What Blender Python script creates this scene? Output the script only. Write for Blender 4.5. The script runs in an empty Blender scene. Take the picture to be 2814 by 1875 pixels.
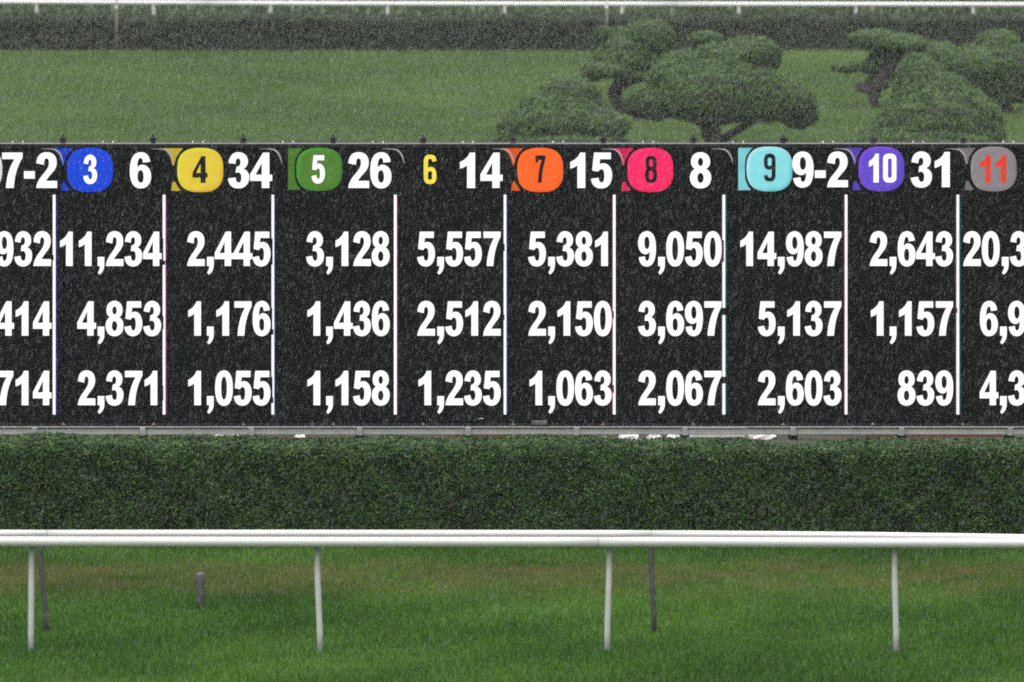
import bpy, math, random
import numpy as np
from mathutils import Vector
from mathutils.geometry import tessellate_polygon

random.seed(7); rng = np.random.default_rng(11)
S = bpy.context.scene
COL = S.collection

# ------------------------------------------------------------------ camera
F = 32225.0; W0, H0 = 2814.0, 1875.0; CAMZ = 10.0
PITCH = math.atan(2160.5 / F)
cd = bpy.data.cameras.new('camera'); cam = bpy.data.objects.new('camera', cd); COL.objects.link(cam)
cam.location = (0, 0, CAMZ); cam.rotation_euler = (math.pi/2 - PITCH, 0, 0)
cd.sensor_width = 36; cd.lens = 36 * F / W0; cd.clip_start = 1; cd.clip_end = 6000
cd.dof.use_dof = True; cd.dof.focus_distance = 124; cd.dof.aperture_fstop = 5.0
S.camera = cam

# ------------------------------------------------------------------ sky, light, exposure
SUN_EL, SUN_AZ = math.radians(68), math.radians(200)
w = bpy.data.worlds.new('World'); S.world = w; w.use_nodes = True
nt = w.node_tree; bg = nt.nodes['Background']
sky = nt.nodes.new('ShaderNodeTexSky'); sky.sky_type = 'NISHITA'; sky.sun_disc = False
sky.sun_elevation = SUN_EL; sky.sun_rotation = SUN_AZ
sky.air_density = 1.0; sky.dust_density = 6.0; sky.ozone_density = 1.0
hs = nt.nodes.new('ShaderNodeHueSaturation'); hs.inputs['Saturation'].default_value = 0.12
nt.links.new(sky.outputs[0], hs.inputs['Color']); nt.links.new(hs.outputs[0], bg.inputs[0])
bg.inputs[1].default_value = 0.1
sd = bpy.data.lights.new('sun', 'SUN'); sd.energy = 1.35; sd.angle = math.radians(35); sd.color = (1, .985, .96)
so = bpy.data.objects.new('sun', sd); COL.objects.link(so)
so.rotation_euler = (math.radians(22), 0, math.radians(180) - SUN_AZ + math.radians(180))
S.view_settings.view_transform = 'Standard'; S.view_settings.look = 'None'
S.view_settings.gamma = 1; S.view_settings.use_curve_mapping = False
S.view_settings.exposure = 1.12
S.cycles.max_bounces = 6; S.cycles.diffuse_bounces = 3; S.cycles.transparent_max_bounces = 12
S.cycles.volume_bounces = 0
S.cycles.use_denoising = False
S.cycles.filter_width = 1.9

# ------------------------------------------------------------------ measuring helpers (lens geometry of the view)
cp, sp_ = math.cos(PITCH), math.sin(PITCH)
def ray(px, py):
    a, b = px - W0/2, H0/2 - py
    return (a, F*cp + b*sp_, -F*sp_ + b*cp)
def at(px, py, Y):                       # point on the upright plane at distance Y
    r = ray(px, py); t = Y / r[1]
    return Vector((r[0]*t, Y, CAMZ + r[2]*t))
def D(py, z=0.0):                        # distance at which height z shows at row py
    r = ray(W0/2, py); return r[1] * (z - CAMZ) / r[2]
def mpp(Y): return Y / F

# ------------------------------------------------------------------ object helpers
def link(name, me, mat=None, parent=None, loc=None):
    o = bpy.data.objects.new(name, me); COL.objects.link(o)
    if mat and me: 
        me.materials.clear(); me.materials.append(mat)
    if loc is not None: o.location = loc
    if parent: o.parent = parent
    return o
def thing(name, label, cat, loc=(0, 0, 0), group=None):
    o = bpy.data.objects.new(name, None); COL.objects.link(o); o.location = loc
    o.empty_display_size = .2
    return tag(o, label, cat, group)
def tag(o, label=None, cat=None, group=None, kind=None):
    if label: o['label'] = label
    if cat: o['category'] = cat
    if group: o['group'] = group
    if kind: o['kind'] = kind
    return o
def mesh(name, v, f, smooth=False):
    me = bpy.data.meshes.new(name); me.from_pydata([tuple(p) for p in v], [], f)
    if smooth: me.polygons.foreach_set('use_smooth', [True]*len(me.polygons))
    me.update(); return me
class MB:
    def __init__(s): s.v = []; s.f = []
    def box(s, c, h, bev=0.0):
        if bev > 0: return s.bevbox(c, h, bev)
        n = len(s.v); x, y, z = c; a, b, d = h
        s.v += [(x+i*a, y+j*b, z+k*d) for i in (-1, 1) for j in (-1, 1) for k in (-1, 1)]
        for q in ((0,1,3,2),(4,6,7,5),(0,4,5,1),(2,3,7,6),(0,2,6,4),(1,5,7,3)): s.f.append(tuple(n+i for i in q))
        return s
    def bevbox(s, c, h, b):              # chamfered along every vertical and top/bottom loop
        x, y, z = c; A, B, Cc = h
        rings = [(-Cc, b), (-Cc+b, 0), (Cc-b, 0), (Cc, b)]
        n = len(s.v)
        for zz, ins in rings:
            a, d = A-ins, B-ins
            for p in ((-a, -d+b), (-a+b, -d), (a-b, -d), (a, -d+b), (a, d-b), (a-b, d), (-a+b, d), (-a, d-b)):
                s.v.append((x+p[0], y+p[1], z+zz))
        for r in range(3):
            for i in range(8):
                j = (i+1) % 8
                s.f.append((n+r*8+i, n+r*8+j, n+(r+1)*8+j, n+(r+1)*8+i))
        s.f.append(tuple(n+i for i in range(7, -1, -1))); s.f.append(tuple(n+24+i for i in range(8)))
        return s
    def tube(s, pts, rad, seg=12, cap=True):
        n0 = len(s.v); pts = [Vector(p) for p in pts]
        if not hasattr(rad, '__len__'): rad = [rad]*len(pts)
        for i, p in enumerate(pts):
            t = (pts[min(i+1, len(pts)-1)] - pts[max(i-1, 0)]).normalized()
            u = t.cross(Vector((0, 1, 0)))
            if u.length < .2: u = t.cross(Vector((1, 0, 0)))
            u.normalize(); w_ = t.cross(u)
            for k in range(seg):
                a = 2*math.pi*k/seg; s.v.append(tuple(p + (u*math.cos(a) + w_*math.sin(a))*rad[i]))
        for i in range(len(pts)-1):
            for k in range(seg):
                a = n0+i*seg+k; b = n0+i*seg+(k+1) % seg
                s.f.append((a, b, b+seg, a+seg))
        if cap:
            s.f.append(tuple(n0+k for k in range(seg-1, -1, -1)))
            s.f.append(tuple(n0+(len(pts)-1)*seg+k for k in range(seg)))
        return s
    def build(s, name, mat, parent=None, smooth=False, loc=None):
        return link(name, mesh(name, s.v, s.f, smooth), mat, parent, loc)

def cloud(name, P, A, B, T, mat, parent=None, tri=False):
    """many small faces: centre P, half length A, half width B, tone T (one value per face)"""
    N = len(P)
    if tri: V = np.stack([P - B, P + B, P + A], 1)
    else: V = np.stack([P - A, P - B, P + A, P + B], 1)
    k = V.shape[1]
    me = bpy.data.meshes.new(name)
    me.vertices.add(N*k); me.vertices.foreach_set('co', V.astype(np.float32).ravel())
    me.loops.add(N*k); me.loops.foreach_set('vertex_index', np.arange(N*k, dtype=np.int32))
    me.polygons.add(N)
    me.polygons.foreach_set('loop_start', np.arange(0, N*k, k, dtype=np.int32))
    at_ = me.attributes.new('tone', 'FLOAT', 'FACE'); at_.data.foreach_set('value', T.astype(np.float32))
    me.update(calc_edges=True)
    return link(name, me, mat, parent)
def unit(v): return v / np.linalg.norm(v, axis=1, keepdims=True)

# ------------------------------------------------------------------ materials
class NT:
    def __init__(s, name):
        s.m = bpy.data.materials.new(name); s.m.use_nodes = True; s.t = s.m.node_tree
        s.b = s.t.nodes['Principled BSDF']; s.o = s.t.nodes['Material Output']
    def n(s, typ, **kw):
        d = s.t.nodes.new('ShaderNode'+typ)
        for k, v in kw.items(): setattr(d, k, v)
        return d
    def l(s, a, b): s.t.links.new(a, b)
    def noise(s, scale, detail=3, vec=None, rough=.55, stretch=None):
        d = s.n('TexNoise'); d.inputs['Scale'].default_value = scale; d.inputs['Detail'].default_value = detail
        d.inputs['Roughness'].default_value = rough
        if vec is None: 
            g = s.n('NewGeometry'); vec = g.outputs['Position']
        if stretch:
            mp = s.n('Mapping'); mp.inputs['Scale'].default_value = stretch; s.l(vec, mp.inputs[0]); vec = mp.outputs[0]
        s.l(vec, d.inputs['Vector']); return d.outputs['Fac']
    def ramp(s, fac, stops):
        r = s.n('ValToRGB'); e = r.color_ramp.elements
        while len(e) < len(stops): e.new(.5)
        for i, (p, c) in enumerate(stops): e[i].position = p; e[i].color = (*c, 1) if len(c) == 3 else c
        s.l(fac, r.inputs[0]); return r.outputs[0]
    def mix(s, fac, a, b, mode='MIX'):
        m = s.n('Mix', data_type='RGBA', blend_type=mode)
        for sock, v in ((m.inputs[0], fac), (m.inputs[6], a), (m.inputs[7], b)):
            if hasattr(v, 'links'): s.l(v, sock)
            elif isinstance(v, (int, float)): sock.default_value = v
            else: sock.default_value = (*v, 1)
        return m.outputs[2]
    def math(s, op, a, b=0.0, c=None):
        m = s.n('Math', operation=op)
        for sock, v in zip(m.inputs, (a, b, c)):
            if v is None: continue
            if hasattr(v, 'links'): s.l(v, sock)
            else: sock.default_value = v
        return m.outputs[0]

def plain(name, c, rough=.5, metal=0, var=.12, scale=6, bump=0, coat=0, spec=.5):
    t = NT(name); f = t.noise(scale, 5)
    t.l(t.ramp(f, [(.3, tuple(x*(1-var) for x in c)), (.7, tuple(min(1, x*(1+var)) for x in c))]), t.b.inputs['Base Color'])
    t.b.inputs['Roughness'].default_value = rough; t.b.inputs['Metallic'].default_value = metal
    t.b.inputs['Specular IOR Level'].default_value = spec
    if coat: t.b.inputs['Coat Weight'].default_value = coat
    if bump:
        bp = t.n('Bump'); bp.inputs['Strength'].default_value = bump; bp.inputs['Distance'].default_value = .01
        t.l(t.noise(scale*8, 4), bp.inputs['Height']); t.l(bp.outputs[0], t.b.inputs['Normal'])
    return t.m

def leafmat(name, dark, mid, light, patch=None, patch_scale=1.2, transl=.25, rough=.55, odd=None):
    """leaf colour from each leaf's own tone, plus patches of another colour"""
    t = NT(name); a = t.n('Attribute'); a.attribute_name = 'tone'
    st = [(0, dark), (.55, mid), (1, light)]
    if odd: st = [(0, dark), (.5, mid), (.93, light), (.97, odd)]
    c = t.ramp(a.outputs['Fac'], st)
    if patch:
        f = t.ramp(t.noise(patch_scale, 4), [(.42, (0, 0, 0)), (.66, (1, 1, 1))])
        c = t.mix(f, c, patch, 'MULTIPLY')
    t.l(c, t.b.inputs['Base Color']); t.b.inputs['Roughness'].default_value = rough
    t.b.inputs['Specular IOR Level'].default_value = .2
    tr = t.n('BsdfTranslucent'); t.l(c, tr.inputs[0])
    mx = t.n('MixShader'); mx.inputs[0].default_value = transl
    t.l(t.b.outputs[0], mx.inputs[1]); t.l(tr.outputs[0], mx.inputs[2]); t.l(mx.outputs[0], t.o.inputs[0])
    return t.m

M = {}
M['rail_white'] = plain('rail_white', (.62, .635, .615), .3, var=.04, scale=3, coat=.15)
M['far_rail_white'] = plain('far_rail_white', (.8, .8, .79), .35, var=.03)
M['post_white'] = plain('post_white', (.42, .42, .41), .45, var=.1, scale=9)
t = NT('post_white')                      # white plastic; shade under the rail painted greenish grey on the curved head
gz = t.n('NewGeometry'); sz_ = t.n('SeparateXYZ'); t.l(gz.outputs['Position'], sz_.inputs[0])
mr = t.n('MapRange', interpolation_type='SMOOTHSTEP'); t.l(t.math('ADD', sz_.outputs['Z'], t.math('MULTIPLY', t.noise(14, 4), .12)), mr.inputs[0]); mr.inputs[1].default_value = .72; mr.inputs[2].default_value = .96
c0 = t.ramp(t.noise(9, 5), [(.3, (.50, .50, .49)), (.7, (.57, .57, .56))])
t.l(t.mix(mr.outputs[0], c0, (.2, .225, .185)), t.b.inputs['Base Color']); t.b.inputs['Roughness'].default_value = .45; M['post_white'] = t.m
M['post_grey'] = plain('post_grey', (.07, .067, .07), .55, var=.35, scale=14)
M['stump_grey'] = plain('stump_grey', (.085, .078, .085), .7, var=.35, scale=25)
M['housing'] = plain('housing', (.014, .014, .016), .6, var=.2, scale=5, spec=.2)
M['cabinet'] = plain('cabinet', (.007, .008, .0085), .8, var=.3, scale=24, spec=.12)
M['alu'] = plain('alu', (.47, .465, .48), .45, .1, var=.14, scale=9, bump=.1)
M['alu_edge'] = plain('alu_edge', (.24, .235, .25), .4, .15, var=.2, scale=20)
M['bracket'] = plain('bracket', (.33, .33, .34), .45, .15, var=.2, scale=18)
M['steel_dark'] = plain('steel_dark', (.045, .05, .075), .5, .2, var=.2)
M['fitting'] = plain('fitting', (.03, .03, .032), .5, .4, var=.2)
M['pin'] = plain('pin', (.75, .75, .73), .35, 0, var=.05)
M['clip'] = plain('clip', (.3, .27, .22), .5, .2, var=.2)
M['box_grey'] = plain('box_grey', (.1, .11, .11), .5, var=.15, scale=20)
M['stone'] = plain('stone', (.7, .68, .65), .8, var=.2, scale=7, bump=.5)
M['brick'] = plain('brick', (.17, .055, .035), .85, var=.35, scale=12, bump=.4)
M['bark'] = plain('bark', (.045, .036, .036), .9, var=.4, scale=18, bump=.6)
M['twig'] = plain('twig', (.018, .024, .014), .95, var=.4, scale=10)
M['pole_pale'] = plain('pole_pale', (.3, .28, .25), .7, var=.3, scale=6)
M['hedge_leaf'] = leafmat('hedge_leaf', (.009, .022, .007), (.032, .072, .019), (.085, .165, .035), (.68, .72, .66), 1.6, odd=(.13, .09, .04), transl=.18)
M['far_hedge_leaf'] = leafmat('far_hedge_leaf', (.018, .028, .013), (.033, .05, .023), (.056, .084, .036), (.85, .78, .8), .7, odd=(.1, .075, .055))
M['yew_leaf'] = leafmat('yew_leaf', (.032, .068, .013), (.058, .122, .023), (.10, .19, .035), (.85, .8, .75), 1.6, transl=.18)

def grassmat(name, a, b, c, dry=None, band=None, patch=.35):
    t = NT(name); at_ = t.n('Attribute'); at_.attribute_name = 'tone'
    col = t.ramp(at_.outputs['Fac'], [(0, a), (.5, b), (1, c)])
    n1 = t.ramp(t.noise(patch, 5, stretch=(1, .35, 1)), [(.35, (.72, .78, .72)), (.65, (1.15, 1.1, 1.0))])
    col = t.mix(1.0, col, n1, 'MULTIPLY')
    if dry:
        g = t.n('NewGeometry'); sx = t.n('SeparateXYZ'); t.l(g.outputs['Position'], sx.inputs[0])
        y = sx.outputs['Y']; lo, hi, soft = band
        m1 = t.n('MapRange', interpolation_type='SMOOTHSTEP'); t.l(y, m1.inputs[0]); m1.inputs[1].default_value = lo-soft; m1.inputs[2].default_value = lo+soft
        m2 = t.n('MapRange', interpolation_type='SMOOTHSTEP'); t.l(y, m2.inputs[0]); m2.inputs[1].default_value = hi+soft*.7; m2.inputs[2].default_value = hi-soft*.7
        f = t.math('MULTIPLY', m1.outputs[0], m2.outputs[0])
        nz = t.ramp(t.noise(1.3, 8, stretch=(1, .8, 1), rough=.78), [(.38, (.0, .0, .0)), (.6, (1, 1, 1))])
        f = t.math('MULTIPLY', f, nz); f = t.math('MULTIPLY', f, .55)
        col = t.mix(f, col, dry)
    t.l(col, t.b.inputs['Base Color']); t.b.inputs['Roughness'].default_value = .6
    t.b.inputs['Specular IOR Level'].default_value = .3
    tr = t.n('BsdfTranslucent'); t.l(col, tr.inputs[0]); mx = t.n('MixShader'); mx.inputs[0].default_value = .3
    t.l(t.b.outputs[0], mx.inputs[1]); t.l(tr.outputs[0], mx.inputs[2]); t.l(mx.outputs[0], t.o.inputs[0])
    return t.m
M['turf_blade'] = grassmat('turf_blade', (.014, .052, .006), (.058, .158, .02), (.16, .31, .055), (.24, .165, .075), (112.4, 115.9, 1.5), patch=.55)
M['lawn_blade'] = grassmat('lawn_blade', (.07, .12, .03), (.115, .19, .052), (.17, .25, .08), patch=.14)

M['rough_blade'] = grassmat('rough_blade', (.03, .045, .02), (.045, .066, .03), (.07, .1, .045), patch=.14)
t = NT('ground_soil_and_grass')
c = t.ramp(t.noise(.5, 8), [(.3, (.03, .06, .015)), (.6, (.06, .1, .03)), (.75, (.09, .09, .045))])
t.l(c, t.b.inputs['Base Color']); t.b.inputs['Roughness'].default_value = .95; M['ground'] = t.m
t = NT('bed_soil'); t.l(t.ramp(t.noise(3, 6), [(.3, (.04, .03, .025)), (.7, (.08, .06, .05))]), t.b.inputs['Base Color'])
t.b.inputs['Roughness'].default_value = .95; M['soil'] = t.m

t = NT('paving'); t.l(t.ramp(t.noise(2, 6), [(.3, (.035, .033, .026)), (.7, (.065, .06, .048))]), t.b.inputs['Base Color'])
t.b.inputs['Roughness'].default_value = 1; t.b.inputs['Specular IOR Level'].default_value = 0; M['paving'] = t.m
PITCH_LED = 3.1 * mpp(125)
def led(name, c, k=1.0, grid=.45, rim=None, centre=None, half=None):
    """lit diodes: emission in a fine grid of dots; rim = second colour of the badge graphic"""
    t = NT(name); t.b.inputs['Base Color'].default_value = (.008, .008, .009, 1); t.b.inputs['Roughness'].default_value = .8; t.b.inputs['Specular IOR Level'].default_value = .1
    g = t.n('NewGeometry'); sx = t.n('SeparateXYZ'); t.l(g.outputs['Position'], sx.inputs[0])
    def wave(s): 
        v = t.math('MULTIPLY', s, 2*math.pi/PITCH_LED); v = t.math('SINE', v); return t.math('MULTIPLY_ADD', v, .5, .5)
    dots = t.math('MULTIPLY', wave(sx.outputs['X']), wave(sx.outputs['Z']))
    st = t.math('MULTIPLY_ADD', dots, grid*2, 1-grid*.5)
    st = t.math('MULTIPLY', st, k*.64)
    nz = t.ramp(t.noise(9, 3), [(.3, (.9, .9, .9)), (.7, (1.06, 1.06, 1.06))])
    col = t.mix(1.0, c, nz, 'MULTIPLY')
    if rim:
        dx = t.math('DIVIDE', t.math('SUBTRACT', sx.outputs['X'], centre[0]), half[0])
        dz = t.math('DIVIDE', t.math('SUBTRACT', sx.outputs['Z'], centre[1]), half[1])
        r = t.math('ADD', t.math('POWER', t.math('ABSOLUTE', dx), 2.9), t.math('POWER', t.math('ABSOLUTE', dz), 2.9))
        lightf = t.ramp(r, [(.5, (0, 0, 0)), (.95, (.6, .6, .6))])
        up = t.math('MULTIPLY_ADD', t.math('SUBTRACT', dz, dx), .5, .5)
        edge = t.mix(up, rim[1], rim[0])
        col = t.mix(lightf, col, edge)
    t.l(col, t.b.inputs['Emission Color']); t.l(st, t.b.inputs['Emission Strength'])
    return t.m
M['led_white'] = led('led_white', (1, .985, 1), .84, .5)
for nm, cc in (('white', (1, .97, 1)), ('pinkish', (1, .84, .88)), ('bluish', (.86, .92, 1)), ('blue_edge', (.015, .03, .17)), ('red_edge', (.2, .015, .02)), ('magenta_edge', (.16, .015, .10)), ('teal_edge', (.015, .09, .09))):
    M['led_line_'+nm] = led('led_line_'+nm, cc, .9, .4)
M['led_arc'] = led('led_arc', (.5, .45, .48), .6, .4)
M['led_yellow_digit'] = led('led_yellow_digit', (.72, .6, .06), .95, .2)
M['led_black'] = led('led_black', (.012, .012, .012), .2, 0)
M['led_red_digit'] = led('led_red_digit', (.6, .035, .013), .95, .3)

# ------------------------------------------------------------------ ground (one sheet to the horizon) and bed of soil under the near hedge
def sheet(name, x0, x1, y0, y1, z, mat, nx=8, ny=8):
    v = [(x0+(x1-x0)*i/nx, y0+(y1-y0)*j/ny, z) for j in range(ny+1) for i in range(nx+1)]
    f = [(j*(nx+1)+i, j*(nx+1)+i+1, (j+1)*(nx+1)+i+1, (j+1)*(nx+1)+i) for j in range(ny) for i in range(nx)]
    return tag(link(name, mesh(name, v, f), mat), kind='structure')
sheet('ground', -1500, 1500, -400, 2600, 0, M['ground'])
HY0 = D(1512); HY1 = HY0 + 1.5
sheet('hedge_bed', -14, 14, HY0-.28, HY1+.4, .004, M['soil'])

sheet('path', -14, 14, 127.5, 150, .004, M['paving'])

# ------------------------------------------------------------------ grass
def wavy(x, y, s): return (np.sin(x*1.7*s+.3)*np.cos(y*1.1*s+1.2) + .6*np.sin(x*3.9*s+y*2.3*s) + .4*np.cos(x*7.1*s-y*5.7*s))
def grass(name, x0, x1, y0, y1, n, h, wd, mat, label, wfun=None, bias=1.0):
    y = y0 + (y1-y0)*rng.random(n)**bias; x = x0 + (x1-x0)*rng.random(n)
    if wfun: x = x * (wfun(y))
    hh = h*(.6+.7*rng.random(n))*(1+.16*wavy(x, y, .8))
    a = rng.random(n)*2*np.pi; lean = .45*rng.random(n)
    A = np.stack([np.cos(a)*lean*hh, np.sin(a)*lean*hh, hh], 1)
    b = rng.normal(0, .5, n)
    B = np.stack([np.cos(b)*wd*(.6+.8*rng.random(n)), np.sin(b)*wd, np.zeros(n)], 1)
    T = np.clip(rng.beta(2, 2, n) + .12*wavy(x, y, .35), 0, 1)
    o = cloud(name, np.stack([x, y, np.full(n, .001)], 1), A, B, T, mat, tri=True)
    return tag(o, label, 'grass', kind='stuff')
grass('turf_grass', -6.6, 6.6, D(1915), HY0-.05, 420000, .06, .0065, M['turf_blade'], 'short green turf with brownish dry streaks in front of the near hedge', bias=.85)
grass('lawn_grass', -1, 1, 186, 236.2, 330000, .07, .011, M['lawn_blade'], 'pale mown lawn rising behind the scoreboard around the clipped trees', wfun=lambda y: y*.0475+1.0)
grass('far_grass', -1, 1, 240.5, 330, 60000, .12, .03, M['rough_blade'], 'strip of darker rough grass beyond the far white rail', wfun=lambda y: y*.0475+1.0)

# ------------------------------------------------------------------ hedges
def hedge(name, label, x0, x1, y0, y1, zt, n_front, n_top, leaf, mat, core, uneven, slope=0.0):
    root = thing(name, label, 'hedge', ((x0+x1)/2, (y0+y1)/2, 0))
    L = lambda o: (setattr(o, 'matrix_parent_inverse', root.matrix_basis.inverted()), o)[1]
    root.matrix_basis; bpy.context.view_layer.update()
    ins = leaf*1.6
    nx = 90; v = []; f = []; rd = 1 if zt > .9 else .4
    for i in range(nx+1):
        x = x0 + (x1-x0)*i/nx
        wob = [uneven*random.uniform(-1, 1) for _ in range(4)]
        v += [(x, y0+ins+wob[0], 0), (x, y0+ins+wob[1], zt-.14*rd), (x, y0+ins+.12*rd, zt-ins*1.4+wob[2]), (x, y1-ins*3, zt-ins+wob[3]), (x, y1-ins, zt-ins*1.6), (x, y1-ins, 0)]
    for i in range(nx):
        for k in range(5): a = i*6+k; f.append((a, a+6, a+7, a+1))
    L(link('branches', mesh('branches', v, f), core, root))
    def zf(x): return zt - slope*x + uneven*(np.sin(x*1.3+1)+.6*np.sin(x*3.7)+.4*np.sin(x*9.1))
    # front, top and back skins of leaves with random depth
    P, N = [], []
    x = x0+(x1-x0)*rng.random(n_front); z = rng.random(n_front)*zf(x)
    bulge = uneven*1.3*wavy(x, z*3, 1.0)
    y = y0 + np.abs(rng.normal(0, leaf*1.3, n_front)) + bulge*.6 + np.clip((z-(zf(x)-.14*rd))/(.14*rd), 0, 1)**2.2*.12*rd
    P.append(np.stack([x, y, z], 1)); N.append(np.tile([0, -1, .25], (n_front, 1)))
    x = x0+(x1-x0)*rng.random(n_top); y = y0+(y1-y0)*rng.random(n_top)
    z = zf(x) - np.abs(rng.normal(0, leaf*1.1, n_top)) + uneven*.7*wavy(x, y, 2.2) + .4*leaf*(rng.random(n_top) > .9) - .09*rd*np.clip(1-(y-y0)/(.14*rd), 0, 1)**2
    P.append(np.stack([x, y, z], 1)); N.append(np.tile([0, -.1, 1], (n_top, 1)))
    nb = n_front//5; x = x0+(x1-x0)*rng.random(nb); z = rng.random(nb)*zf(x)
    P.append(np.stack([x, y1-np.abs(rng.normal(0, leaf, nb)), z], 1)); N.append(np.tile([0, 1, .2], (nb, 1)))
    sky_lift = np.concatenate([np.clip((P[0][:, 2]/zt-.8)/.2, 0, 1)*.08, np.full(len(P[1]), .0), np.zeros(nb)])  # skylight near the hedge top, put into the front leaves' tone
    P = np.concatenate(P); N = np.concatenate(N); n = len(P)
    N = unit(N + rng.normal(0, .55, (n, 3)))
    R = unit(rng.normal(0, 1, (n, 3))); A = unit(np.cross(N, R)); B = np.cross(N, A)
    sz = leaf*(.6+.8*rng.random((n, 1)))
    T = np.clip(rng.beta(1.5, 1.9, n) + sky_lift + .10*wavy(P[:, 0], P[:, 2]*2+P[:, 1], 2.6) + .08*wavy(P[:, 0], P[:, 2]*2, 9), 0, .9)
    T[rng.random(n) > .985] = 1.0
    T = np.where(T > .92, np.where(rng.random(n) > .8, 1.0, .85), T)
    o = L(cloud('foliage', P, A*sz, B*sz*.55, T, mat, root)); o['kind'] = 'stuff'
    return root
ZH = at(1407, 1232.5, HY0).z
hedge('clipped_hedge', 'dark green clipped hedge between the white rails and the scoreboard', -8, 8, HY0, HY1, ZH, 200000, 90000, .02, M['hedge_leaf'], M['twig'], .012, .004)
FY0 = D(141); FZ = at(1407, 54, FY0).z
hedge('distant_hedge', 'low brownish hedge at the far edge of the lawn under the far rail', -16, 16, FY0, FY0+3.0, FZ, 90000, 60000, .035, M['far_hedge_leaf'], M['twig'], .02)

# ------------------------------------------------------------------ running rails
def rail(name, label, Y, curve, r, joints, posts, pmat, rmat, prad, base_off=0.0, zoff=.012, goose=0.0, joint_gap=.003, sleeve=True):
    """curve: list of (px, py) of the pipe centre line; joints: px of pipe joints; posts: (px_top, px_base)"""
    root = thing(name, label, 'rail', (0, Y, 0))
    def pos(px):
        xs = [c[0] for c in curve]; ys = [c[1] for c in curve]
        p = at(px, float(np.interp(px, xs, ys)), Y); return Vector((p.x, 0, p.z))
    js = [curve[0][0]] + joints + [curve[-1][0]]
    for a, b in zip(js[:-1], js[1:]):
        n = max(2, int((b-a)/120)); g = joint_gap/mpp(Y)/2
        MB().tube([pos(a+g+(b-a-2*g)*i/n) for i in range(n+1)], r, 20).build('rail_pipe', rmat, root, True)
    for pt, pb in posts:
        top = pos(pt); base = at(pb, 1000, Y)
        bx = base.x; H = top.z
        hn = H*.79; xm = bx+(top.x-bx)*1.15
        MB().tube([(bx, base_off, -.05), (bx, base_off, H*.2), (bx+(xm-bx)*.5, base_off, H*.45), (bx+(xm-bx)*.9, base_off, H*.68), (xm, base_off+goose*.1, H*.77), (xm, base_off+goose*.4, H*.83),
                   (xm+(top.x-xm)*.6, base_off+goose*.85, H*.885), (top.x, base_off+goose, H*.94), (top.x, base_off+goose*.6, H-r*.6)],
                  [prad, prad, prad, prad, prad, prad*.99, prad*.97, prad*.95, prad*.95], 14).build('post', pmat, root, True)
    return root
YR = D(1800)
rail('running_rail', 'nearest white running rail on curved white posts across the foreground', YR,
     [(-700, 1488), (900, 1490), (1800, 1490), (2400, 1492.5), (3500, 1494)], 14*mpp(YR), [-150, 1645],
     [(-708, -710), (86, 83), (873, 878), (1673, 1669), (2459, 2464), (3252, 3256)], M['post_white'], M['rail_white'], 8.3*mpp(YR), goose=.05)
YB = D(1744)
rail('running_rail', 'second white rail on dark grey posts just behind the nearest rail', YB,
     [(-700, 1468), (900, 1468), (1800, 1469), (2400, 1474), (2814, 1480), (3500, 1490)], 11.5*mpp(YB), [130, 1790],
     [(113, 124), (1790, 1798), (3462, 3470)], M['post_grey'], M['rail_white'], 7.5*mpp(YB))
YF = 240.2
rail('far_rail', 'thin blurred white rail with short white posts beyond the distant hedge', YF,
     [(-500, 3), (300, 7), (1000, 11), (2000, 12), (3400, 14)], 6*mpp(YF), [580, 1860],
     [(100+321.8*k, 100+321.8*k) for k in range(-1, 10)], M['far_rail_white'], M['far_rail_white'], 4.2*mpp(YF))

# short grey stump between the rail and hedge
p = at(550, 1678, D(1678)); b = MB(); s = mpp(p.y)
zt = at(550, 1574, p.y).z
b.tube([(0, 0, -.02), (-.004, 0, zt*.25), (.004, 0, zt*.45), (.002, 0, zt*.8), (0, 0, zt*.95), (0, 0, zt)], [9*s, 9.5*s, 11.5*s, 13*s, 12.5*s, 9*s], 10)
tag(b.build('stump_post', M['stump_grey'], smooth=True, loc=(p.x, p.y, 0)), 'short weathered grey stump standing alone in the grass behind the rail', 'post')

# thin marker poles in front of the far hedge
for px, top, side in ((320, -40, 'on open lawn near the left end of the distant hedge'), (1667, -40, 'rising behind the left clipped tree at the distant hedge')):
    y = FY0 - .5; zt = at(px, top, y).z
    r_ = thing('marker_pole', 'thin pale marker pole ' + side, 'pole', (at(px, 0, y).x, y, 0), 'thin poles before the far hedge')
    MB().tube([(0, 0, 0), (0, 0, zt*.5), (.01, 0, zt)], [.02, .018, .016], 8).build('shaft', M['pole_pale'], r_, True)
    zc = at(px, 22, y).z
    MB().tube([(0, 0, zc-.05), (0, 0, zc+.05)], .03, 8).build('collar', M['stone'], r_, True)

# ------------------------------------------------------------------ scoreboard
YS = 125.0; MP = mpp(YS)
def B(px, py, d=0.0):                    # point on the screen, d metres proud of it
    p = at(px, py, YS); return Vector((p.x, -d, p.z))
board = thing('scoreboard', 'long black electronic betting scoreboard showing numbered odds and totals above the hedge', 'scoreboard', (0, YS, 0))
MOD = 247.7; KS = list(range(-3, 14))
ztop, zbot = B(0, 396).z, B(0, 1172).z
zpt, zpb = B(0, 408).z, B(0, 1160).z
xl, xr = B(172+MOD*KS[0], 0).x, B(172+MOD*KS[-1], 0).x
hb = MB(); hb.box(((xl+xr)/2, .22, (ztop+zbot)/2), ((xr-xl)/2, .2, (ztop-zbot)/2-.002)); hb.build('housing', M['housing'], board)
cabs = {}
rows = 3; hrow = (zpt-zpb)/rows
proto = None
cw = MOD*MP
cm = MB(); cm.bevbox((0, 0, 0), (cw/2-.0022, .02, hrow/2-.0022), .003)
cme = mesh('cabinet', cm.v, cm.f)
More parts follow.
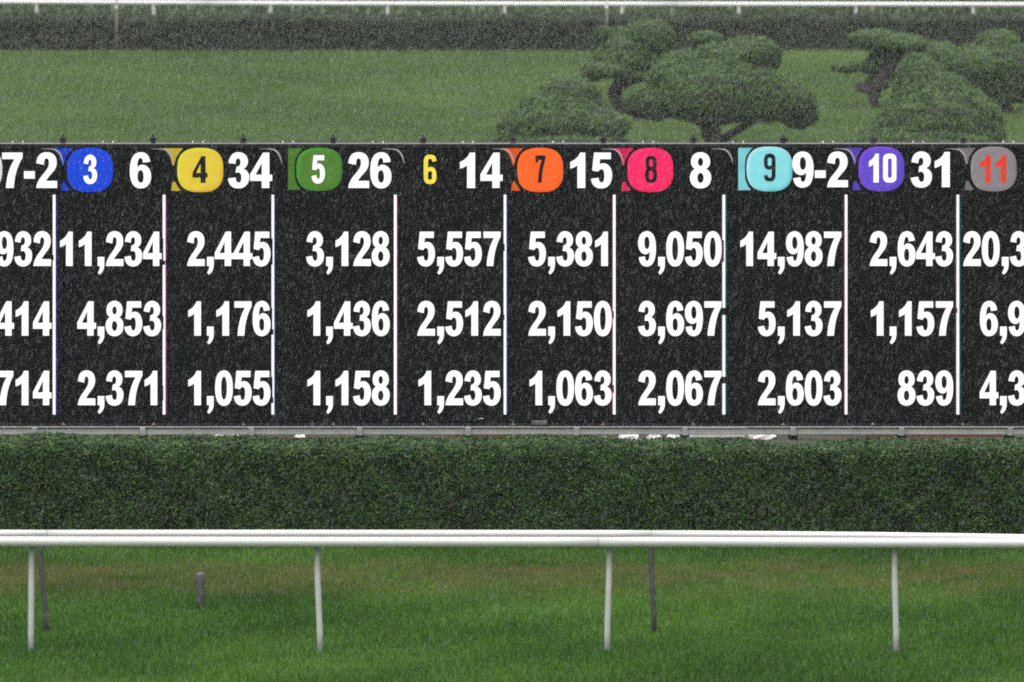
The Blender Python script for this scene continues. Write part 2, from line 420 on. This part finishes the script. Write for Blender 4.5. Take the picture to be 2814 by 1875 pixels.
for k in KS[:-1]:
    for r in range(rows):
        x = B(172+MOD*(k+.5), 0).x
        link('cabinet', cme, M['cabinet'], board, (x, 0.0, zpb+hrow*(r+.5)))
# trims butt against housing: top edge strip, lower ledge
MB().box(((xl+xr)/2, -.004, (ztop+zpt)/2+.002), ((xr-xl)/2, .022, (ztop-zpt)/2-.004)).build('top_trim', M['housing'], board)
MB().box(((xl+xr)/2, .02, ztop+.003), ((xr-xl)/2, .05, .004)).build('top_edge', M['alu_edge'], board)
MB().box(((xl+xr)/2, -.004, (zbot+zpb)/2-.002), ((xr-xl)/2, .022, (zpb-zbot)/2-.004)).build('bottom_trim', M['housing'], board)
MB().box(((xl+xr)/2, -.02, B(0, 1172.5).z), ((xr-xl)/2, .05, .0035)).build('ledge', M['alu'], board)
# lifting eyes, pins, clips
em = MB()
em.tube([(0, 0, 0), (0, 0, .04)], .015, 8).tube([(-.042, 0, .044), (.042, 0, .044)], .011, 8).tube([(0, 0, .04), (0, 0, .075)], .021, 8)
em.tube([(0, 0, .075), (0, 0, .10)], [.014, .005], 8).tube([(-.014, 0, .0), (-.026, 0, .034)], .008, 6).tube([(.014, 0, .0), (.026, 0, .034)], .008, 6)
eme = mesh('lifting_eye', em.v, em.f, True)
pm = MB(); pm.tube([(0, 0, -.004), (0, 0, .016), (0, 0, .022)], [.007, .007, .003], 8); pme = mesh('pin', pm.v, pm.f, True)
clm = MB(); clm.v = [(-.02, 0, 0), (.02, 0, 0), (.006, -.004, .026), (-.006, -.004, .026), (-.02, .02, 0), (.02, .02, 0), (.006, .02, .026), (-.006, .02, .026)]
clm.f = [(0, 1, 2, 3), (5, 4, 7, 6), (0, 3, 7, 4), (1, 5, 6, 2), (3, 2, 6, 7), (0, 4, 5, 1)]
clme = mesh('clip', clm.v, clm.f)
for k in KS:
    px = 172+MOD*k
    link('lifting_eye', eme, M['fitting'], board, (B(px, 0).x, .03, ztop+.005))
    link('clip', clme, M['clip'], board, (B(px, 0).x, -.048, B(0, 1168).z))
    for dx in (109, 137): link('pin', pme, M['pin'], board, (B(px+dx, 0).x, .03, ztop+.008))
# beam in sections with brackets over the legs
zb1, zb0 = B(0, 1178).z, B(0, 1194).z
bxs = [92+298.5*j for j in range(-3, 13)]
for a, c_ in zip(bxs[:-1], bxs[1:]):
    x0, x1 = B(a, 0).x, B(c_, 0).x
    MB().bevbox(((x0+x1)/2, .02, (zb0+zb1)/2), ((x1-x0)/2-.003, .06, (zb1-zb0)/2), .006).build('beam', M['alu'], board)
for a in bxs:
    x = B(a, 0).x
    MB().bevbox((x, .005, (zb0+zb1)/2+.004), (.031, .085, (zb1-zb0)/2+.012), .004).build('bracket', M['bracket'], board)
    MB().tube([(x+.0, .12, 0), (x+.0, .12, zb0+.02)], .05, 10).build('support_leg', M['steel_dark'], board, True)
    MB().box((x, .3, zb0+.1), (.04, .04, .25)).build('rear_strut', M['steel_dark'], board)
x = B(1483, 0).x; MB().bevbox((x, -.045, B(0, 1161).z), (.084, .018, .022), .004).build('sensor_box', M['box_grey'], board)
MB().tube([B(1314, 1152)+Vector((0, -.03, 0)), B(1330, 1149)+Vector((0, -.03, 0))], .005, 6).build('cable_tie', M['alu'], board, True)

# --- digits: outlines one unit high
def SE(cx, cy, rx, ry, p=2.25, n=28, rev=False):
    out = []
    for i in range(n):
        a = 2*math.pi*i/n; c_, s_ = math.cos(a), math.sin(a)
        out.append((cx+rx*math.copysign(abs(c_)**(2/p), c_), cy+ry*math.copysign(abs(s_)**(2/p), s_)))
    return out[::-1] if rev else out
def PT(d, n=7):
    tk = d.replace(',', ' ').split(); out = []; i = 0; cur = None
    while i < len(tk):
        c_ = tk[i]
        if c_ in 'ML': cur = (float(tk[i+1]), float(tk[i+2])); out.append(cur); i += 3
        elif c_ == 'C':
            q = [float(t_) for t_ in tk[i+1:i+7]]; p0 = cur
            for k in range(1, n+1):
                u = k/n; v = 1-u
                out.append(tuple(v**3*p0[j]+3*v*v*u*q[j]+3*v*u*u*q[2+j]+u**3*q[4+j] for j in (0, 1)))
            cur = (q[4], q[5]); i += 7
        else: i += 1
    if abs(out[0][0]-out[-1][0])+abs(out[0][1]-out[-1][1]) < 1e-6: out.pop()
    return out
G = {
 '0': [SE(.272, .498, .258, .515, 2.35), SE(.272, .498, .085, .335, 2.3)],
 '1': [PT('M .42 1.0 L .29 1.0 C .26 .88 .16 .79 .05 .735 L .05 .545 C .13 .57 .18 .60 .225 .645 L .225 0 L .42 0')],
 '2': [PT('M .018 0 L .53 0 L .53 .20 L .255 .20 C .285 .27 .35 .35 .41 .43 C .49 .53 .522 .62 .522 .72 C .522 .90 .43 1.013 .275 1.013 C .12 1.013 .035 .91 .022 .70 L .207 .655 C .212 .785 .228 .84 .27 .84 C .312 .84 .333 .79 .333 .705 C .333 .61 .28 .51 .19 .39 C .10 .27 .03 .15 .018 0')],
 '3': [PT('M .025 .71 C .05 .91 .13 1.013 .27 1.013 C .41 1.013 .50 .90 .50 .75 C .50 .65 .455 .58 .385 .54 C .48 .51 .53 .42 .53 .30 C .53 .11 .42 -.015 .27 -.015 C .12 -.015 .03 .08 .012 .265 L .195 .295 C .20 .20 .23 .15 .275 .15 C .32 .15 .342 .20 .342 .30 C .342 .39 .31 .44 .26 .44 C .24 .44 .22 .437 .20 .428 L .22 .60 C .28 .60 .32 .64 .32 .72 C .32 .79 .30 .84 .26 .84 C .22 .84 .20 .79 .195 .68')],
 '4': [PT('M .295 0 L .478 0 L .478 .20 L .548 .20 L .548 .375 L .478 .375 L .478 1.0 L .325 1.0 L .005 .385 L .005 .20 L .295 .20'), PT('M .295 .375 L .295 .71 L .138 .375')],
 '5': [PT('M .088 1.0 L .498 1.0 L .498 .815 L .235 .815 L .22 .665 C .25 .69 .28 .70 .31 .70 C .44 .70 .53 .56 .53 .36 C .53 .13 .42 -.015 .265 -.015 C .12 -.015 .03 .08 .012 .255 L .197 .29 C .205 .20 .23 .15 .27 .15 C .32 .15 .342 .22 .342 .345 C .342 .47 .32 .53 .27 .53 C .24 .53 .215 .515 .192 .465 L .04 .495')],
 '6': [PT('M .512 .745 C .49 .93 .40 1.013 .285 1.013 C .11 1.013 .012 .85 .012 .48 C .012 .15 .11 -.015 .275 -.015 C .43 -.015 .533 .12 .533 .33 C .533 .52 .44 .655 .32 .655 C .26 .655 .22 .625 .19 .57 C .195 .76 .22 .85 .275 .85 C .308 .85 .328 .81 .333 .715'),
       PT('M .275 .505 C .225 .505 .198 .43 .198 .335 C .198 .22 .23 .145 .28 .145 C .325 .145 .35 .20 .35 .32 C .35 .44 .32 .505 .275 .505')],
 '7': [PT('M .028 1.0 L .53 1.0 L .53 .855 C .42 .66 .335 .40 .315 0 L .122 0 C .135 .30 .21 .60 .335 .815 L .028 .815')],
 '8': [PT('M .135 .54 C .07 .58 .035 .65 .035 .74 C .035 .91 .13 1.013 .27 1.013 C .41 1.013 .505 .91 .505 .74 C .505 .65 .47 .58 .405 .54 C .48 .50 .53 .41 .53 .29 C .53 .10 .42 -.015 .27 -.015 C .12 -.015 .01 .10 .01 .29 C .01 .41 .06 .50 .135 .54'), SE(.27, .735, .065, .12, 2, 16), SE(.27, .283, .08, .147, 2, 16)],
 ',': [PT('M .05 .265 L .245 .265 L .245 .06 C .245 -.08 .20 -.185 .10 -.25 L .052 -.19 C .09 -.14 .118 -.08 .118 0 L .05 0')],
 '-': [PT('M .018 .475 L .282 .475 L .282 .265 L .018 .265')],
}
G['9'] = [[(.545-x, .998-y) for x, y in c_] for c_ in G['6']]
ADV = {',': .27, '-': .30}
# slimmer squared figures of the runner badges
def ring(x0, x1, y0, y1, r): 
    out = []
    for cx, cy, a0 in ((x1-r, y1-r, 0), (x0+r, y1-r, 90), (x0+r, y0+r, 180), (x1-r, y0+r, 270)):
        for i in range(5): a = math.radians(a0+22.5*i); out.append((cx+r*math.cos(a), cy+r*math.sin(a)))
    return out
N = dict(G)
N['0'] = [ring(.02, .5, 0, 1, .17), ring(.19, .33, .16, .84, .06)]
N['8'] = [PT('M .09 .53 C .04 .57 .03 .62 .03 .74 C .03 .93 .10 1 .255 1 C .41 1 .48 .93 .48 .74 C .48 .62 .47 .57 .42 .53 C .48 .48 .49 .42 .49 .27 C .49 .07 .41 0 .255 0 C .10 0 .02 .07 .02 .27 C .02 .42 .03 .48 .09 .53'), ring(.18, .33, .60, .86, .06), ring(.175, .335, .14, .45, .06)]
N['9'] = [PT('M .02 .22 C .03 .06 .10 0 .255 0 C .41 0 .49 .07 .49 .25 L .49 .74 C .49 .93 .41 1 .255 1 C .10 1 .02 .93 .02 .72 C .02 .50 .10 .42 .22 .42 C .27 .42 .30 .43 .33 .46 L .33 .25 C .33 .17 .30 .14 .255 .14 C .21 .14 .18 .17 .175 .24'), ring(.18, .33, .56, .85, .06)]
N['6'] = [[(.51-x, 1-y) for x, y in c_] for c_ in N['9']]
N['7'] = [PT('M .03 1 L .49 1 L .49 .86 C .38 .60 .33 .35 .31 0 L .14 0 C .16 .33 .21 .58 .31 .83 L .15 .83 L .15 .74 L .03 .74')]

def poly(loops, d):
    """tessellate loops (outer then holes) given in screen pixels"""
    v3 = [[Vector((x, y, 0)) for x, y in lp] for lp in loops]
    tris = tessellate_polygon(v3); flat = [p for lp in loops for p in lp]
    v = [tuple(B(x, y, d)) for x, y in flat]; f = []
    for a, b_, c_ in tris:
        A_, B_, C_ = (Vector(v[i]) for i in (a, b_, c_))
        nrm = (B_-A_).cross(C_-A_); f.append((a, b_, c_) if nrm.y < 0 else (a, c_, b_))
    return v, f
def flat(name, loops_list, mat, d, parent, label=None):
    v, f = [], []
    for loops in loops_list:
        a, b_ = poly(loops, d); n = len(v); v += a; f += [tuple(i+n for i in q) for q in b_]
    o = link(name, mesh(name, v, f), mat, parent)
    if label: o['label'] = label
    return o
def text(s, base, H, xs=1.0, right=None, left=None, glyphs=G, mat='led_white', d=.026, adv=.547, name='number', label=None, parent=board, bold=0):
    wd = sum(ADV.get(ch, adv) for ch in s)*H*xs
    x = left if left is not None else right - wd
    LL = []
    for ch in s:
        LL.append([[(x+px*H*xs, base-py*H) for px, py in lp] for lp in glyphs[ch]])
        x += ADV.get(ch, adv)*H*xs
    return flat(name, LL, M[mat], d, parent, label)

rowb = [731, 922.5, 1113.5]
cols = [(141.5, ('932', '414', '714')), (444, ('11,234', '4,853', '2,371')), (744.5, ('2,445', '1,176', '1,055')),
        (1072, ('3,128', '1,436', '1,158')), (1377, ('5,557', '2,512', '1,235')), (1682, ('5,381', '2,150', '1,063')),
        (1984, ('9,050', '3,697', '2,067')), (2313, ('14,987', '5,137', '2,603')), (2620, ('2,643', '1,157', '839'))]
for rx, txt in cols:
    for i, s in enumerate(txt): text(s, rowb[i], 94.5, right=rx+.5)
for lx, i, s in ((2645, 0, '20,3'), (2691.5, 1, '6,9'), (2691.5, 2, '4,3')): text(s, rowb[i], 94.5, left=lx)
for s, rx in (('7-2', 159), ('6', 417), ('34', 748), ('26', 1077.5), ('14', 1381), ('15', 1684), ('8', 1956), ('9-2', 2332), ('31', 2624)):
    text(s, 516.5 if rx < 2300 else 514.5, 97, 1.155, right=rx)

# dividers with the nicks the lettering cuts into them
DIV = {149: [(700, 716, .35)], 451: [(655, 715, .25), (716, 728, .9), (868, 905, .3), (1060, 1100, .25)], 749.8: [(655, 728, .45), (846, 905, .35), (905, 920, .8), (1036, 1092, .4), (1092, 1108, .75)],
       1086.3: [], 1387.8: [(670, 690, .4), (865, 880, .35)], 1688: [(855, 875, .4), (1058, 1080, .4)], 1989: [(660, 720, .55), (846, 866, 1.0), (1035, 1054, 1.0)], 2325: [], 2632: [(846, 860, .35)]}
FR = {149: ('white', None, 'blue_edge'), 451: ('pinkish', None, 'magenta_edge'), 749.8: ('bluish', None, 'blue_edge'), 1086.3: ('white', None, 'magenta_edge'), 1387.8: ('bluish', None, 'blue_edge'),
      1688: ('white', 'red_edge', None), 1989: ('bluish', 'magenta_edge', 'teal_edge'), 2325: ('pinkish', 'red_edge', None), 2632: ('bluish', 'magenta_edge', 'teal_edge')}
for xd, cuts in DIV.items():
    y = 535; LL = []; hw = 3.6
    for a, b_, c_ in cuts + [(1139, 1139, 1)]:
        if a > y: LL.append([[(xd-hw, y), (xd+hw, y), (xd+hw, a), (xd-hw, a)]])
        if b_ > a and c_ < 1: LL.append([[(xd-hw+2*hw*c_, a), (xd+hw, a), (xd+hw, b_), (xd-hw+2*hw*c_, b_)]])
        y = b_
    tint, le, re = FR[xd]
    flat('divider', LL, M['led_line_'+tint], .0245, board)
    gaps = [538] + [q for a, b_, c_ in cuts if c_ >= .9 for q in (a, b_)] + [1137]
    for y0, y1 in zip(gaps[::2], gaps[1::2]):
        if le: flat('divider_edge', [[[(xd-hw-3.2, y0), (xd-hw, y0), (xd-hw, y1), (xd-hw-3.2, y1)]]], M['led_line_'+le], .0232, board)
        if re: flat('divider_edge', [[[(xd+hw, y0), (xd+hw+3.6, y0), (xd+hw+3.6, y1), (xd+hw, y1)]]], M['led_line_'+re], .0232, board)
    cx = [(xd-36, 409.2), (xd-12, 409), (xd+3, 411), (xd+12, 417.5), (xd+19, 428), (xd+23, 440), (xd+25, 450)]
    wth = [.5, 1.0, 1.7, 2.2, 2.2, 1.7, .6]
    up = [(x_+w_*.5, y_-w_) for (x_, y_), w_ in zip(cx, wth)]; dn = [(x_-w_*.5, y_+w_) for (x_, y_), w_ in zip(cx, wth)]
    flat('corner_line', [[up+dn[::-1]]], M['led_arc'], .0275, board)

BADGES = [('2', -120, 'white', (.6, .6, .62), None, None, 0),
 ('3', 184.5, 'blue', (.002, .043, .54), (.003, .058, .60), (.002, .034, .47), 1),
 ('4', 487.5, 'yellow', (.62, .47, .03), (.58, .66, .03), (.50, .22, .012), 1),
 ('5', 814.5, 'green', (.06, .165, .016), (.02, .32, .012), (.012, .13, .01), 2),
 ('7', 1421.5, 'orange', (.80, .105, .009), (.80, .14, .012), (.62, .06, .008), 1),
 ('8', 1724, 'pink', (.76, .013, .105), (.78, .02, .15), (.55, .008, .05), 1),
 ('9', 2051.5, 'light blue', (.19, .58, .62), (.48, .74, .78), (.04, .24, .29), 2),
 ('10', 2359, 'purple', (.10, .05, .48), (.22, .065, .64), (.055, .025, .27), 1),
 ('11', 2667.5, 'grey', (.195, .175, .185), (.27, .23, .26), (.12, .11, .115), 1)]
for s, x0, cname, c_, hi, lo, tab in BADGES:
    top, bot = (403, 526) if x0 > 2000 else (406.5, 528)
    if s in '25': bot -= 3
    cx, cy, hw, hh = x0+63.2, (top+bot)/2, 63.2, (bot-top)/2
    p = B(cx, cy); rim = (hi, lo) if hi else None
    m = led('led_'+cname.replace(' ', '_'), c_, .92, .5, rim, (p.x, p.z), (hw*MP, hh*MP))
    if tab == 1:
        mt = led('led_tab_'+cname.replace(' ', '_'), tuple(q*.7 for q in c_), .9, .4)
        flat('badge_tab', [[[(x0-40, top+1), (x0+16, top+1), (x0+6, top+12), (x0-4, top+28), (x0-9, top+48), (x0-13, top+48), (x0-17, top+32), (x0-24, top+16)]]], mt, .0235, board)
        flat('badge_tab', [[[(x0-14, bot-26), (x0-7, bot-30), (x0-1, bot-19), (x0+8, bot-5), (x0+2, bot-3), (x0-17, bot-4)]]], mt, .0235, board)
    elif tab == 2:
        mt = led('led_tab_'+cname.replace(' ', '_'), tuple(q*.85 for q in c_), .9, .4)
        flat('badge_tab', [[[(x0-23, top+1), (x0+18, top+1), (x0+8, top+12), (x0-2, top+28), (x0-5, top+50), (x0-4, bot-34), (x0+4, bot-14), (x0+12, bot-4), (x0-23, bot-3)]]], mt, .0235, board)
    flat('badge', [[SE(cx, cy, hw, hh, 2.7, 48)]], m, .0262, board, cname+' rounded badge')
DG = [('3', 229, 37.5, 504.7, 78.5, 'led_white'), ('4', 529.5, 39, 503, 74, 'led_black'), ('5', 856, 36.5, 503.5, 77, 'led_white'), ('6', 1163.6, 38, 506, 81, 'led_yellow_digit'),
      ('7', 1470.5, 30.5, 502, 75, 'led_black'), ('8', 1772, 35.5, 503, 75, 'led_black'), ('9', 2098, 35.5, 499, 77, 'led_black')]
for s, lx, wd, base, H, mt in DG:
    gl = N if s in '789' else G
    if s == '6': gl = N
    text(s, base, H, wd/(.51*H), left=lx-.02*wd, glyphs=gl, mat=mt, d=.0275)
text('1', 501.5, 79, .92, left=2384, glyphs=G, mat='led_white', d=.0275); text('0', 501.5, 79, .97, left=2425, glyphs=N, mat='led_white', d=.0275)
text('1', 502, 76, 1.03, left=2689, glyphs=G, mat='led_red_digit', d=.0275); text('1', 502, 76, 1.03, left=2732, glyphs=G, mat='led_red_digit', d=.0275)

# ------------------------------------------------------------------ stones and brick edging glimpsed under the beam
def boulder(px0, px1, py, label):
    Y = D(py); p = at((px0+px1)/2, py, Y); r = (px1-px0)/2*mpp(Y)
    m = MB(); n = 10; k = 6
    for j in range(k+1):
        a = math.pi/2*j/k*1.25 - math.pi/8
        for i in range(n):
            b_ = 2*math.pi*i/n; q = random.uniform(.85, 1.12)
            m.v.append((r*q*math.cos(a)*math.cos(b_), r*.8*q*math.cos(a)*math.sin(b_), max(-.02, r*.75*q*math.sin(a))))
    for j in range(k):
        for i in range(n): a = j*n+i; b_ = j*n+(i+1) % n; m.f.append((a, b_, b_+n, a+n))
    m.f.append(tuple(k*n+i for i in range(n)))
    tag(m.build('white_stone', M['stone'], loc=(p.x, Y, 0)), label, 'stone', 'white stones under the scoreboard')
for a, b_, py, lb in ((590, 655, 1204, 'white stone alone under the board below the yellow badge'), (808, 840, 1203, 'small white stone under the board left of the fourth divider'),
        (1440, 1492, 1206, 'small white stone just right of the left brick edging'), (1645, 1672, 1208, 'narrow white stone, first of the cluster under the beam'), (1700, 1760, 1209, 'rounded white stone, second of the cluster under the beam'),
        (1775, 1822, 1209, 'white stone in the middle of the cluster below the pink badge'), (1832, 1886, 1207, 'white stone left of the long pale block'), (2058, 2134, 1207, 'broad white stone at the right end of the cluster')):
    boulder(a, b_, py, lb)
Y = D(1206); p0, p1 = at(1895, 1206, Y), at(2050, 1206, Y)
tag(MB().bevbox(((p0.x+p1.x)/2, Y, .12), ((p1.x-p0.x)/2, .15, .125), .03).build('pale_block', M['stone']), 'long cream block lying between the white stones under the board', 'block')
bm_ = MB(); bm_.bevbox((0, 0, 0), (.098, .05, .06), .006); bme = mesh('brick', bm_.v, bm_.f)
for a, b_, lb in ((1229, 1436, 'low red brick edging visible under the middle of the beam'), (2362, 2800, 'longer red brick edging visible under the right part of the beam')):
    Y = D(1201); p0, p1 = at(a, 1201, Y), at(b_, 1201, Y)
    e = thing('brick_edging', lb, 'edging', (p0.x, Y, 0), 'brick edging under the board')
    n = int((p1.x-p0.x)/.205)
    for i in range(n):
        o = link('brick', bme, M['brick'], e, (.1+.205*i, random.uniform(-.01, .01), .055)); o.rotation_euler = (0, 0, random.uniform(-.05, .05))

# ------------------------------------------------------------------ clipped trees
def tree(label, Yb, blobs, trunks, dens=2000, leaf=.021):
    base = at(trunks[0][0][0], 500, Yb)
    root = thing('clipped_tree', label, 'tree', (base.x, Yb, 0), 'cloud pruned trees on the far lawn')
    s = mpp(Yb); O = Vector((base.x, Yb, 0))
    for tr in trunks:
        pts = [at(px, py, Yb + dy) - O for px, py, r, dy in tr]
        if tr is trunks[0]: pts[0].z = -.05
        dense = []; rr = []
        for i in range(len(pts)-1):
            for u in (0, .33, .66): dense.append(pts[i].lerp(pts[i+1], u)+Vector((random.uniform(-1, 1), 0, random.uniform(-1, 1)))*.012); rr.append((tr[i][2]*(1-u)+tr[i+1][2]*u)*s*random.uniform(.9, 1.1))
        dense.append(pts[-1]); rr.append(tr[-1][2]*s)
        MB().tube(dense, rr, 10).build('trunk' if tr is trunks[0] else 'branch', M['bark'], root, True)
    core = MB(); P = []; Nn = []
    ell = []
    for (px, py, rx, ry, dy) in blobs:
        c_ = at(px, py, Yb+dy) - O; ell.append((c_, rx*s, rx*s*.85, ry*s))
    for c_, a, b_, d in ell:
        k, n = 8, 14; n0 = len(core.v)
        for j in range(k+1):
            th = math.pi*j/k - math.pi/2
            for i in range(n):
                ph = 2*math.pi*i/n; q = .86*(1+.07*math.sin(3*ph+5*th+px))
                core.v.append((c_.x+a*q*math.cos(th)*math.cos(ph), c_.y+b_*q*math.cos(th)*math.sin(ph), c_.z+d*q*math.sin(th)*(1 if th > 0 else .8)))
        for j in range(k):
            for i in range(n): u = n0+j*n+i; v = n0+j*n+(i+1) % n; core.f.append((u, v, v+n, u+n))
        m = int(dens*4*math.pi*((a*b_)**1.6/3+(a*d)**1.6*2/3)**(1/1.6))
        q = unit(rng.normal(0, 1, (m, 3)))
        lump = 1 + .05*np.sin(q[:, 0]*9+c_.x*3)*np.cos(q[:, 2]*8+c_.z*5) + .05*np.sin(q[:, 1]*13+q[:, 2]*11+c_.x*7)
        rad = lump*(1-.14*np.abs(rng.normal(0, 1, m)))+.03*(rng.random(m) > .8)
        p = q*rad[:, None]; p[:, 2] = np.where(p[:, 2] < 0, p[:, 2]*.86, p[:, 2])
        P.append(p*np.array([a, b_, d])+np.array(c_)); Nn.append(unit(q/np.array([a, b_, d])))
    core.build('limbs', M['twig'], root, True)
    P = np.concatenate(P); Nn = np.concatenate(Nn)
    keep = np.ones(len(P), bool)
    for c_, a, b_, d in ell: keep &= (((P-np.array(c_))/np.array([a, b_, d]))**2).sum(1) > .5
    keep &= P[:, 2] > .02
    P, Nn = P[keep], Nn[keep]; n = len(P)
    Nq = unit(Nn+np.array([0, -.1, .15])+rng.normal(0, .38, (n, 3)))
    up = unit(np.cross(Nq, unit(rng.normal(0, 1, (n, 3))))); sd_ = np.cross(Nq, up)
    sz = leaf*(.6+.9*rng.random((n, 1)))
    T = np.clip(rng.beta(2, 2.2, n)+.1*wavy(P[:, 0], P[:, 2], 2.5), 0, 1)
    o = cloud('foliage', P, up*sz, sd_*sz*.6, T, M['yew_leaf'], root); o['kind'] = 'stuff'
    return root
Y2 = D(318); Y4 = D(300); Y6 = D(312)
tree('tall clipped tree behind the left mound, layered crown on a thick leaning trunk', Y2,
     [(1785, 106, 74, 55, 0), (1700, 118, 56, 48, .3), (1725, 168, 104, 50, 0), (1740, 140, 80, 50, 0), (1672, 192, 78, 28, -.3), (1745, 208, 66, 22, -.2), (1660, 90, 26, 20, .2), (1620, 212, 36, 17, .2)],
     [[(1714, 318, 19, 0), (1698, 290, 17, 0), (1686, 258, 19, 0), (1700, 232, 20, 0), (1760, 190, 12, 0)], [(1694, 240, 12, 0), (1780, 208, 9, 0)]])
tree('clipped tree with a flat top left tier, small side pads and a bare twisted trunk', Y4,
     [(2405, 108, 78, 30, 0), (2480, 122, 76, 30, -.2), (2560, 152, 92, 40, 0), (2440, 165, 62, 32, .2), (2395, 185, 38, 24, 0), (2325, 187, 44, 17, 0), (2500, 200, 60, 45, .3)],
     [[(2408, 300, 13, 0), (2400, 272, 15, 0), (2402, 240, 22, 0), (2430, 205, 26, 0), (2480, 160, 16, 0)], [(2402, 245, 17, 0), (2362, 240, 14, 0), (2350, 234, 6, 0)], [(2412, 240, 15, 0), (2440, 228, 12, 0)], [(2396, 240, 12, 0), (2388, 218, 13, 0), (2384, 212, 6, 0)]])
tree('broad clipped tree cut off by the right edge of the view', Y6,
     [(2742, 132, 70, 54, 0), (2690, 180, 110, 60, -.2), (2745, 190, 100, 90, -.1), (2790, 188, 82, 70, 0), (2640, 190, 70, 40, .2), (2700, 232, 90, 50, 0), (2830, 235, 90, 60, 0), (2760, 265, 50, 28, -.2), (2665, 255, 60, 40, -.1)],
     [[(2772, 308, 15, 0), (2762, 286, 16, 0), (2745, 250, 14, 0)], [(2764, 285, 10, 0), (2810, 240, 8, 0)]])
tree('low clipped mound with a second smaller tier on top, leftmost of the trees', 196.5,
     [(1562, 258, 86, 52, 0), (1500, 290, 76, 44, .1), (1450, 335, 70, 44, .1), (1610, 262, 44, 34, 0), (1396, 348, 34, 22, 0), (1550, 345, 150, 78, -.2), (1545, 300, 110, 58, -.1), (1590, 330, 90, 60, -.2), (1640, 348, 94, 50, -.3), (1450, 380, 96, 46, 0), (1560, 400, 180, 50, -.3), (1620, 300, 60, 30, 0)],
     [[(1560, 430, 18, 0), (1560, 380, 15, 0), (1565, 280, 10, 0)]])
tree('largest clipped tree, wide billowing crown over a forked trunk at the board top', 197.0,
     [(1936, 105, 48, 21, .3), (2060, 148, 88, 52, 0), (1985, 160, 90, 48, -.1), (1900, 178, 78, 46, 0), (1850, 215, 76, 56, -.1), (1795, 285, 88, 56, -.2), (1880, 275, 90, 66, -.4), (1960, 258, 150, 96, -.3), (1900, 235, 110, 78, -.2), (2080, 268, 120, 84, -.2), (1960, 205, 125, 70, -.1), (2060, 235, 90, 62, -.3),
      (2150, 280, 98, 66, -.2), (2060, 295, 92, 48, -.3), (2195, 318, 58, 44, 0), (2108, 165, 42, 40, 0), (1950, 330, 60, 22, -.2)],
     [[(1968, 424, 27, 0), (1964, 390, 25, 0), (1950, 352, 24, 0), (1945, 320, 18, 0)], [(1976, 396, 14, 0), (2010, 368, 11, 0), (2050, 346, 9, 0), (2095, 322, 7, 0)]])
tree('tall cone shaped clipped tree in front of the right pair, with wide skirt', 195.6,
     [(2516, 200, 52, 58, 0), (2530, 235, 78, 80, -.1), (2550, 285, 112, 104, -.15), (2570, 345, 165, 116, -.3), (2640, 335, 118, 96, -.1), (2605, 285, 88, 84, 0), (2575, 335, 152, 104, -.2), (2665, 335, 92, 66, -.1), (2700, 378, 68, 56, -.2), (2480, 350, 72, 50, 0), (2420, 378, 66, 36, .1), (2560, 395, 200, 62, -.4), (2370, 396, 46, 24, 0)],
     [[(2560, 440, 18, 0), (2560, 380, 15, 0), (2545, 270, 10, 0)]])

# ------------------------------------------------------------------ falling rain
def rain(n, ya, yb, r0, l0, mat):
    y = (ya**3 + (yb**3-ya**3)*rng.random(n))**(1/3)
    x = (rng.random(n)*2-1)*(y*.047+.8)
    zl = CAMZ - y*(3098/F) - .4; zh = CAMZ - y*(1223/F) + .4
    z = np.maximum(.02, zl) + (zh-np.maximum(.02, zl))*rng.random(n)
    L = l0*(.5+rng.random(n)); sl = .22+rng.normal(0, .05, n)
    A = np.stack([L*sl, rng.normal(0, .1, n)*L, L], 1); P = np.stack([x, y, z], 1)
    R = r0*(.6+.8*rng.random(n)); a0 = rng.random(n)*6.28
    u = np.stack([np.cos(a0)*R, np.sin(a0)*R, 0*R], 1)
    w1 = np.stack([-np.sin(a0)*R, np.cos(a0)*R, 0*R], 1)
    V = np.stack([P-A-u, P-A*.6+u, P+A-w1*.6, P+A*.2+w1], 1)
    idx = np.array([0, 1, 2, 0, 3, 1, 1, 3, 2, 0, 2, 3])
    F_ = (np.arange(n)[:, None]*4+idx[None, :]).ravel()
    me = bpy.data.meshes.new('rain'); me.vertices.add(n*4); me.vertices.foreach_set('co', V.astype(np.float32).ravel())
    me.loops.add(n*12); me.loops.foreach_set('vertex_index', F_.astype(np.int32)); me.polygons.add(n*4)
    me.polygons.foreach_set('loop_start', np.arange(0, n*12, 3, dtype=np.int32)); me.update(calc_edges=True)
    return link('rain', me, mat)
t = NT('rain_water'); t.b.inputs['Base Color'].default_value = (.75, .78, .8, 1); t.b.inputs['Roughness'].default_value = .3
tp = t.n('BsdfTransparent'); mx = t.n('MixShader'); mx.inputs[0].default_value = .12
tl = t.n('BsdfTranslucent'); tl.inputs[0].default_value = (.8, .82, .84, 1); ad = t.n('MixShader'); ad.inputs[0].default_value = .5
t.l(t.b.outputs[0], ad.inputs[1]); t.l(tl.outputs[0], ad.inputs[2])
t.l(tp.outputs[0], mx.inputs[1]); t.l(ad.outputs[0], mx.inputs[2]); t.l(mx.outputs[0], t.o.inputs[0])
o = rain(300000, 80, 190, .0018, .017, t.m); tag(o, 'slanting rain falling across the whole view', 'rain', kind='stuff')

# ------------------------------------------------------------------ haze of the rain shower
t = NT('haze'); t.t.nodes.remove(t.b)
pv = t.n('VolumePrincipled'); pv.inputs['Color'].default_value = (.95, .97, 1, 1); pv.inputs['Density'].default_value = .00008
pv.inputs['Anisotropy'].default_value = .0
t.l(pv.outputs[0], t.o.inputs['Volume'])
hz = MB().box((0, 1100, 5.5), (1520, 1520, 6.5)).build('haze', t.m)
tag(hz, 'thin grey rain haze filling the air over the racecourse', 'haze', kind='stuff')
